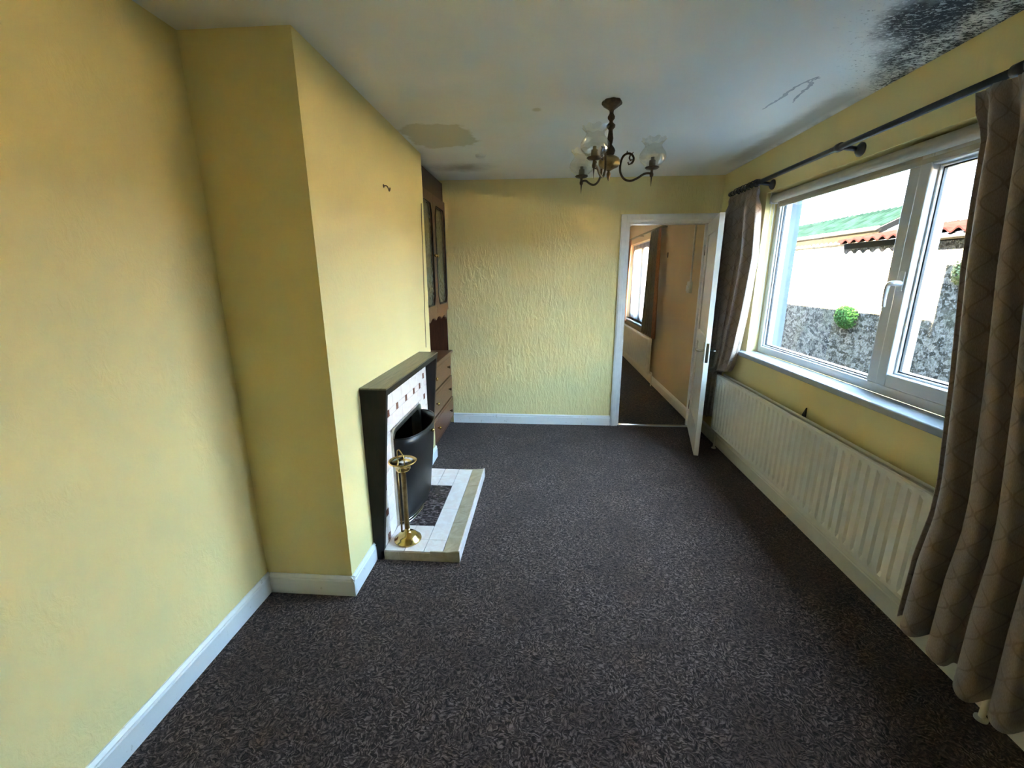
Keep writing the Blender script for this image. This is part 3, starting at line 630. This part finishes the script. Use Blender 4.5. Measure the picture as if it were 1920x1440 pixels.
# ------------------------------------------------------------------ dresser in the alcove
ca = empty('dresser', (XL+.02, (Y2+YD)/2, 0), 0, 'tall reddish wooden dresser built into the alcove', 'dresser')
A0, A1 = Y2+.006, YD-.004; XU = -.968; XD = -.948; CB = XL+.004
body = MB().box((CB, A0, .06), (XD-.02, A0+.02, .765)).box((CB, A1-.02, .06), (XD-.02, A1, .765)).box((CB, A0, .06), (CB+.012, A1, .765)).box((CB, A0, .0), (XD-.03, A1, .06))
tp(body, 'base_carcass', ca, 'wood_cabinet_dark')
tp(MB().box((CB, A0, .765), (XD+.022, A1, .787)), 'counter', ca, 'wood_cabinet', bevel=.004)
tp(MB().box((XD-.05, A0, 0), (XD-.028, A1, .075)), 'plinth', ca, 'wood_cabinet_dark')
dz = [.078, .305, .532, .760]
for k in range(3):
    bulge = (2-k)*.004
    dw = tp(MB().box((XD-.02, A0+.008, dz[k]+.004), (XD+bulge, A1-.008, dz[k+1]-.008)).box((XD+bulge-.001, A0+.03, dz[k]+.028), (XD+bulge+.004, A1-.03, dz[k+1]-.032)), 'drawer', ca, 'wood_cabinet', bevel=.003)
    for yy in (A0+.19, A1-.19):
        mb = MB().lathe([(.006, 0), (.006, .012), (.014, .018), (.015, .024), (.010, .030), (.0005, .031)], n=14); kb = mb.build('knob', 'bronze_dark' if yy > 3.8 else 'brass', dw)
        kb.rotation_euler = (0, PI/2, 0); kb.location = Vector((XD+bulge+.003, yy, (dz[k]+dz[k+1])/2))-ca.location
# upper part
TOP = 2.372
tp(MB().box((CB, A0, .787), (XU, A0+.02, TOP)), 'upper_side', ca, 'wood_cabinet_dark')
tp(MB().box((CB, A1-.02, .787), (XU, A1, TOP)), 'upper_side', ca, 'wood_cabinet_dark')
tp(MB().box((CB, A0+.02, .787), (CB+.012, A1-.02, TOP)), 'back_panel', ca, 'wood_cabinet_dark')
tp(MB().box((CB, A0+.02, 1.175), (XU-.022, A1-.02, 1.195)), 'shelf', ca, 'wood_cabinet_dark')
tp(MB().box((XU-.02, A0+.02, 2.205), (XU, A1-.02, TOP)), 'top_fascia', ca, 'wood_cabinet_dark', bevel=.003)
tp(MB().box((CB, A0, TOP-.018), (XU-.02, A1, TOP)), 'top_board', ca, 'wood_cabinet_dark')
ya, yb = A0+.021, A1-.021                           # scalloped valance above the niche
pts = [(ya, 1.20), (ya, 1.105)]
for k in range(1, 40):
    q = k/40; pts.append((ya+(yb-ya)*q, 1.118+.030*abs(math.sin(q*PI*4))*(1 if .1 < q < .9 else .6)+.018*math.sin(q*PI)))
pts += [(yb, 1.105), (yb, 1.20)]
tp(MB().prism(pts, lambda a, b: (XU-.018, a, b), lambda a, b: (XU, a, b)), 'valance', ca, 'wood_cabinet')
def octo(y0, y1, z0, z1, c):
    return [(y0+c*.5, z0), (y1-c*.5, z0), (y1, z0+c), (y1, z1-c), (y1-c*.5, z1), (y0+c*.5, z1), (y0, z1-c), (y0, z0+c)]
ymid = 3.825; Z0, Z1 = 1.205, 2.200
for y0, y1, kn in ((ya, ymid-.002, ymid-.035), (ymid+.002, yb, ymid+.035)):
    inner = octo(y0+.055, y1-.055, Z0+.075, Z1-.085, .085)
    # frame = ring between a rectangle with eight points and the clipped outline
    outer = [(y0+.055, Z0), (y1-.055, Z0), (y1, Z0+.12), (y1, Z1-.12), (y1-.055, Z1), (y0+.055, Z1), (y0, Z1-.12), (y0, Z0+.12)]
    corner = {1: (y1, Z0), 3: (y1, Z1), 5: (y0, Z1), 7: (y0, Z0)}
    m = MB()
    for x_ in (XU+.002, XU+.020): m.v += [(x_, a, b) for a, b in inner] + [(x_, a, b) for a, b in outer]
    cid = {}
    for x_, o_ in ((XU+.002, 0), (XU+.020, 16)):
        for i in range(8):
            j = (i+1) % 8
            if i in corner:
                m.v.append((x_, *corner[i])); cid[(i, o_)] = len(m.v)-1
                m.f.append((o_+i, o_+8+i, cid[(i, o_)], o_+8+j, o_+j))
            else: m.f.append((o_+i, o_+8+i, o_+8+j, o_+j))
            m.sm.append(False)
    for i in range(8):
        j = (i+1) % 8; m.f.append((i, j, 16+j, 16+i)); m.sm.append(False)
        if i in corner:
            m.f += [(8+i, 24+i, cid[(i, 16)], cid[(i, 0)]), (cid[(i, 0)], cid[(i, 16)], 24+j, 8+j)]; m.sm += [False, False]
        else: m.f.append((8+i, 24+i, 24+j, 8+j)); m.sm.append(False)
    do = tp(m, 'cabinet_door', ca, 'wood_cabinet')
    sh = Vector(ca.location)
    def sub(mb, nm, mt): return mb.build(nm, mt, do, shift=sh)
    sub(MB().prism([(a, b) for a, b in inner], lambda a, b: (XU+.007, a, b), lambda a, b: (XU+.011, a, b)), 'glass_panel', 'cabinet_glass')
    sub(MB().tube([(XU+.021, a, b) for a, b in inner], .0065, 6, True), 'bead', 'wood_dark')
    sub(MB().ball((XU+.034, kn, 1.70), .013).tube([(XU+.02, kn, 1.70), (XU+.03, kn, 1.70)], .005, 8), 'knob', 'brass')

# ------------------------------------------------------------------ ceiling things
LX, LY = .34, 2.52
cn = empty('chandelier', (LX, LY, H), 0, 'brass chandelier with three frilled glass shades', 'chandelier')
def cz(prof): return [(r, z-H) for r, z in prof]
def scal(r, z, a): return (r*(1+.06*math.cos(8*a)) if r > .03 else r, z)
MB().lathe(cz([(.046, 2.400), (.050, 2.392), (.049, 2.383), (.036, 2.374), (.022, 2.364), (.012, 2.356), (.010, 2.346)]), n=32, ruffle=scal).build('canopy', 'bronze_dark', cn)
MB().lathe(cz([(.010, 2.350), (.011, 2.340), (.019, 2.327), (.018, 2.318), (.009, 2.307), (.010, 2.300), (.023, 2.288), (.022, 2.277), (.011, 2.266), (.0115, 2.255), (.016, 2.225), (.013, 2.205), (.010, 2.196), (.024, 2.178), (.029, 2.166), (.024, 2.150), (.014, 2.142)]), n=20).build('stem', 'bronze_dark', cn)
MB().lathe(cz([(.014, 2.146), (.030, 2.140), (.050, 2.130), (.056, 2.118), (.056, 2.100), (.048, 2.088), (.024, 2.078), (.014, 2.072)]), n=28).build('body', 'brass_dull', cn)
MB().lathe(cz([(.013, 2.074), (.006, 2.066), (.011, 2.056), (.010, 2.040), (.004, 2.026), (.0005, 2.018)]), n=14).build('finial', 'bronze_dark', cn)
def ruff(r, z, a):
    q = max(0, (z-.108)/.03); return (r*(1+.075*q*math.cos(9*a)) if r > .03 else r)*(1+.035*math.cos(6*a)*(z > .012 and z < .09)), z+.0055*q*math.cos(9*a+.6)
for k, off in enumerate((0, -2*PI/3, 2*PI/3)):
    th = math.radians(4)+off; R_ = .23
    P3 = lambda s, z: (s*math.cos(th), s*math.sin(th), z-H)
    arm = MB().tube([P3(*q) for q in [(a.x, a.y) for a in catmull([Vector((s, z, 0)) for s, z in [(.230, 2.055), (.210, 2.057), (.186, 2.052), (.155, 2.033), (.118, 2.020), (.084, 2.030), (.062, 2.062), (.060, 2.100), (.070, 2.135), (.090, 2.152), (.112, 2.152), (.127, 2.138), (.129, 2.120), (.119, 2.105)]], 5)]], .0058, 8).build('arm', 'bronze_dark', cn)
    m = MB().tube([P3(.119, 2.105), P3(.104, 2.100), P3(.100, 2.112)], .004, 6).tube([P3(.112, 2.152), P3(.106, 2.132), P3(.112, 2.120), P3(.122, 2.124)], .0042, 6).tube([P3(.094, 2.166), P3(.090, 2.150)], .003, 6).tube([P3(.126, 2.160), P3(.118, 2.150)], .003, 6)
    m.build('scroll_leaf', 'bronze_dark', arm)
    c0 = P3(R_, 2.058)
    MB().lathe([(.004, -.020), (.009, -.016), (.010, -.006), (.007, .004), (.007, .016), (.030, .020), (.038, .027), (.034, .030), (.004, .030)], c0, 20).build('cup', 'bronze_dark', arm)
    MB().lathe([(.0045, -.018), (.0022, -.045), (.0008, -.066)], c0, 8).build('drop_pin', 'bronze_dark', arm)
    MB().lathe([(.017, .030), (.016, .062), (.009, .064), (.009, .078), (.0005, .079)], c0, 16).build('bulb_holder', 'candle_tube', arm)
    prof = [(.028, .0), (.044, .010), (.060, .026), (.068, .044), (.066, .062), (.055, .080), (.045, .094), (.043, .104), (.049, .114), (.058, .124), (.064, .131)]
    MB().lathe([(r, z+.0) for r, z in prof], (0, 0, 0), 64, ruff, cap=False).build('glass_shade', 'shade_glass', arm).location = (c0[0], c0[1], c0[2]+.031)

sdt = empty('ceiling_cap', (-.482, 3.474, H), 0, 'small round white cap on the stained ceiling', 'ceiling fitting')
MB().lathe([(.036, 0), (.036, -.010), (.030, -.017), (.0005, -.018)], n=24).build('cap_body', 'paint_white', sdt)
MB().lathe([(.040, 0), (.040, -.004), (.035, -.005)], n=24).build('cap_flange', 'paint_white', sdt)
plain('crack_grey', (.50, .51, .54), .9)
def crack(px, wd):
    m = MB()
    for i, (x_, y_) in enumerate(px):
        a = Vector((*px[max(i-1, 0)], 0)); b = Vector((*px[min(i+1, len(px)-1)], 0)); d_ = (b-a).normalized(); nn = Vector((-d_.y, d_.x, 0))*wd*(.4+.6*math.sin(PI*(i+.5)/len(px)))*random.uniform(.6, 1.4)
        m.v += [Vector((x_, y_, H-.0006))+nn, Vector((x_, y_, H-.0006))-nn]
    for i in range(len(px)-1): m.f.append((2*i, 2*i+1, 2*i+3, 2*i+2)); m.sm.append(False)
    o = m.build('paint_crack', 'crack_grey', ceil_o); return o
def wig(pts, n=6, a=.006):
    out = [(q.x+random.uniform(-a, a), q.y+random.uniform(-a, a)) for q in catmull([Vector((*q, 0)) for q in pts], n)]; return out
crack(wig([(1.175, 2.705), (1.19, 2.60), (1.19, 2.50), (1.195, 2.41), (1.225, 2.325), (1.245, 2.33)]), .009)
crack(wig([(1.285, 2.62), (1.265, 2.53), (1.255, 2.45), (1.25, 2.39), (1.225, 2.37), (1.245, 2.33)]), .008)

# ------------------------------------------------------------------ next room
w2 = empty('window_2', (XR2, 7.3, V_Z0), 0, 'white window of the next room', 'window', kind='structure')
tp(frame_ring(MB(), FX0, FX1, V_Y0, V_Y1, V_Z0, V_Z1, .055), 'frame', w2, 'upvc', bevel=.005)
tp(MB().box((FX0, 7.55, V_Z0+.055), (FX1, 7.64, V_Z1-.055)), 'mullion', w2, 'upvc', bevel=.004)
for y0, y1 in ((V_Y0+.055, 7.55), (7.64, V_Y1-.055)):
    tp(MB().box((FX0+.03, y0, V_Z0+.055), (FX0+.034, y1, V_Z1-.055)), 'pane', w2, 'pane_glass')
    tp(frame_ring(MB(), FX0-.012, FX1-.01, y0, y1, V_Z0+.055, V_Z1-.055, .05), 'sash', w2, 'upvc')
tp(MB().box((XR2-.05, V_Y0-.06, V_Z0-.03), (FX0, V_Y1+.06, V_Z0)), 'sill', w2, 'sill_gloss', bevel=.003)
t = NT('net_cloth'); t.t.nodes.remove(t.b)
fold = t.mth('SINE', t.mth('MULTIPLY', t.xyz(t.pos())[1], 90.0))
tb = t.n('ShaderNodeBsdfTransparent'); t.put(tb.inputs[0], (1, 1, 1)); tl = t.n('ShaderNodeBsdfTranslucent'); t.put(tl.inputs[0], (.45, .47, .50)); mx = t.n('ShaderNodeMixShader')
t.put(mx.inputs[0], t.ramp(fold, -1, 1, .50, .75)); t.t.links.new(tb.outputs[0], mx.inputs[1]); t.t.links.new(tl.outputs[0], mx.inputs[2]); t.t.links.new(mx.outputs[0], t.out.inputs[0]); M['net_cloth'] = t.m
nc = empty('net_curtain', (1.64, 7.3, V_Z0), 0, 'sheer white net curtain across the next room window', 'net curtain')
tp(drape([(2.04, V_Y0+.02, V_Y1-.02, 1.645), (V_Z0, V_Y0+.02, V_Y1-.02, 1.645)], 2.04, V_Z0+.012, 22, .006, .010, 21, 3.0, 220, 12), 'cloth', nc, 'net_cloth')
tp(MB().tube([(1.645, V_Y0, 2.045), (1.645, V_Y1, 2.045)], .005, 8), 'wire', nc, 'upvc')
r2_ = empty('radiator', (1.54, 7.2, 0), 0, 'cream panel radiator seen through the doorway', 'radiator')
tp(rib_panel(6.06, 8.45, .16, .665, XR2-.103, .012), 'panel', r2_, 'radiator_enamel')
tp(MB().box((XR2-.073, 6.06, .17), (XR2-.058, 8.45, .66)), 'panel', r2_, 'radiator_enamel')
tp(MB().box((XR2-.058, 6.3, .3), (XR2-.001, 6.33, .6)).box((XR2-.058, 8.2, .3), (XR2-.001, 8.23, .6)), 'wall_bracket', r2_, 'radiator_enamel')
tp(MB().tube(catmull([(XR2-.05, 6.06, .19), (XR2-.05, 6.03, .19), (XR2-.045, 6.00, .18), (XR2-.045, 5.995, .1), (XR2-.045, 5.995, 0)], 5), .009, 8), 'pipe', r2_, 'radiator_enamel')
p2 = empty('curtain_pole', (XR2-.07, 7.2, 2.13), 0, 'pale curtain rail in the next room', 'curtain pole')
tp(MB().tube([(XR2-.075, 5.8, 2.135), (XR2-.075, 8.75, 2.135)], .012, 12), 'rod', p2, 'timber_pale')
for yy in (5.95, 7.3, 8.65): tp(MB().tube([(XR2-.075, yy, 2.135), (XR2, yy, 2.135)], .008, 8), 'bracket', p2, 'timber_pale')
c2 = empty('curtain', (XR2-.075, 6.2, .7), 0, 'grey brown curtain with orange edge beside the next room window', 'curtain', 'curtains of the next room')
tp(drape([(2.15, 6.50, 6.06, XR2-.075), (.68, 6.62, 5.98, XR2-.085)], 2.125, .70, 5, .02, .028, 5, .9, 90, 30), 'cloth', c2, 'curtain_next', solid=.003)
tag(tp(drape([(2.15, 6.06, 5.95, XR2-.075), (.68, 5.98, 5.80, XR2-.085)], 2.125, .70, 2, .018, .024, 6, .3, 40, 30), 'lining', c2, 'curtain_orange', solid=.003), 'orange lining edge')
c3 = empty('curtain', (XR2-.075, 8.1, .7), 0, 'orange curtain at the far side of the next room window', 'curtain', 'curtains of the next room')
tp(drape([(2.15, 8.50, 7.85, XR2-.075), (.68, 8.55, 7.95, XR2-.085)], 2.125, .70, 5, .022, .03, 8, .9, 90, 30), 'cloth', c3, 'curtain_orange', solid=.003)
sw = empty('light_switch', (XR2, 4.83, 1.40), 0, 'cream light switch box with conduit in the next room', 'switch')
MB().box((-.03, -.045, -.06), (0, .045, .06)).build('box', 'switch_plastic', sw, bevel=.004)
MB().box((-.012, .055, -.045), (0, .13, .02)).build('plate', 'switch_plastic', sw, bevel=.003)
MB().box((-.016, -.008, .06), (0, .008, .98)).build('conduit', 'switch_plastic', sw, bevel=.002)
MB().box((-.036, -.012, -.015), (-.03, .012, .015)).build('rocker', 'paint_white', sw)
tag(MB().box((XR2-.008, 5.80, 1.745), (XR2, 5.825, 1.81)).build('wall_nail', 'bronze_dark', bevel=.002), 'small dark picture hook on the tan wall beyond the doorway', 'hook')

# ------------------------------------------------------------------ outside
XW = 4.10
tag(MB().box((XW, -7, -.15), (XW+.35, 16, 1.90)).build('stone_wall', 'rubble'), 'grey rubble stone wall across the passage, sunlit at the top', 'wall')
# red tiled lean-to roof
lr = empty('lean_to_roof', (XW, 3.5, 1.90), 0, 'red pantile roof edge on top of the stone wall', 'roof')
m = MB(); pit = .16; ry0, ry1 = -2.0, 6.42; n = int((ry1-ry0)/pit*8)
for i in range(n+1):
    y_ = ry0+(ry1-ry0)*i/n; wz = .022*math.sin(2*PI*y_/pit)
    for x_, z_ in ((XW-.09, 1.945), (XW+.85, 2.12)): m.v += [(x_, y_, z_+wz), (x_, y_, z_+wz+.018)]
for i in range(n):
    a = i*4; b = a+4; m.f += [(a+1, b+1, b+3, a+3), (a, a+2, b+2, b), (a, b, b+1, a+1)]; m.sm += [True, True, False]
tp(m, 'pantiles', lr, 'roof_red')
tp(MB().box((XW-.02, ry0, 1.86), (XW+.06, ry1-.02, 1.93)), 'eaves_board', lr, 'eaves_timber')
tp(MB().tube([(XW-.05, ry0, 1.90), (XW-.05, 5.3, 1.90)], .032, 10), 'gutter', lr, 'gutter')
# green corrugated shed behind
ob = empty('outbuilding', (5.6, 10, 0), 0, 'pale outbuilding with green corrugated roof behind the stone wall', 'outbuilding')
gx0, gx1, gz0, gz1, gy0, gy1 = 4.95, 5.65, 2.21, 2.57, 7.05, 15.5
tp(MB().box((5.05, gy0+.1, -.15), (5.6, gy1-.1, 2.18)), 'wall', ob, 'render_white')
m = MB(); n = 560
for i in range(n+1):
    y_ = gy0+(gy1-gy0)*i/n; wz = .016*math.sin(2*PI*y_/.125)
    for x_, z_ in ((gx0, gz0), (gx1, gz1), (gx1+.05, gz1-.03)): m.v.append((x_, y_, z_+wz))
for i in range(n):
    for k in range(2): a = i*3+k; m.f.append((a, a+3, a+4, a+1)); m.sm.append(True)
tp(m, 'roof_sheet', ob, 'roof_green', solid=.006)
tp(MB().prism([(gx0, gz0-.09), (gx0, gz0), (gx1, gz1), (gx1, gz1-.10)], lambda a, b: (a, gy0-.03, b), lambda a, b: (a, gy0, b)), 'barge_board', ob, 'gutter')
tp(MB().tube([(gx0-.05, gy0-.05, gz0-.03), (gx0-.05, gy1, gz0-.03)], .045, 10), 'gutter', ob, 'gutter')
# wall plants: rounded cushions of small leaves
def plant(loc, ry, rz, n, mat, label):
    m = MB()
    for i in range(n):
        a = random.uniform(0, 2*PI); q = math.sqrt(random.random()); yy_ = ry*q*math.cos(a); zz_ = rz*q*math.sin(a)
        xx_ = -.5*ry*math.sqrt(max(0, 1-q*q))*random.uniform(.75, 1.05)-.005
        nrm = Vector((-1, yy_/ry*.8+random.uniform(-.5, .5), zz_/rz*.8+random.uniform(-.2, .7))).normalized()
        t1 = nrm.orthogonal().normalized(); t1.rotate(Matrix.Rotation(random.uniform(0, 6.28), 3, nrm)); t2 = nrm.cross(t1); s_ = random.uniform(.013, .024)
        c_ = Vector((xx_, yy_, zz_))
        m.add([c_-t1*s_, c_-t2*s_*.6+nrm*.004, c_+t1*s_, c_+t2*s_*.6+nrm*.004], [(0, 1, 2, 3)])
    root = empty('wall_plant', loc, 0, label, 'plant', 'plants growing out of the stone wall')
    tag(m.build('foliage', mat, root), kind='stuff')
    MB().tube(catmull([(.02, 0, -.02), (-.2*ry, .01, .0), (-.4*ry, 0, .3*rz)], 4), .006, 6).build('stem', 'timber_pale', root)
    return root
plant((XW, 6.10, .98), .21, .16, 900, 'leaf', 'round bright green plant cushion on the stone wall')
plant((XW, 4.62, 1.55), .10, .13, 260, 'leaf_yellow', 'yellow green tuft high on the stone wall by the curtain')
plant((XW, 5.02, 1.48), .06, .04, 90, 'leaf_yellow', 'tiny yellow green tuft on the sunlit stone wall')
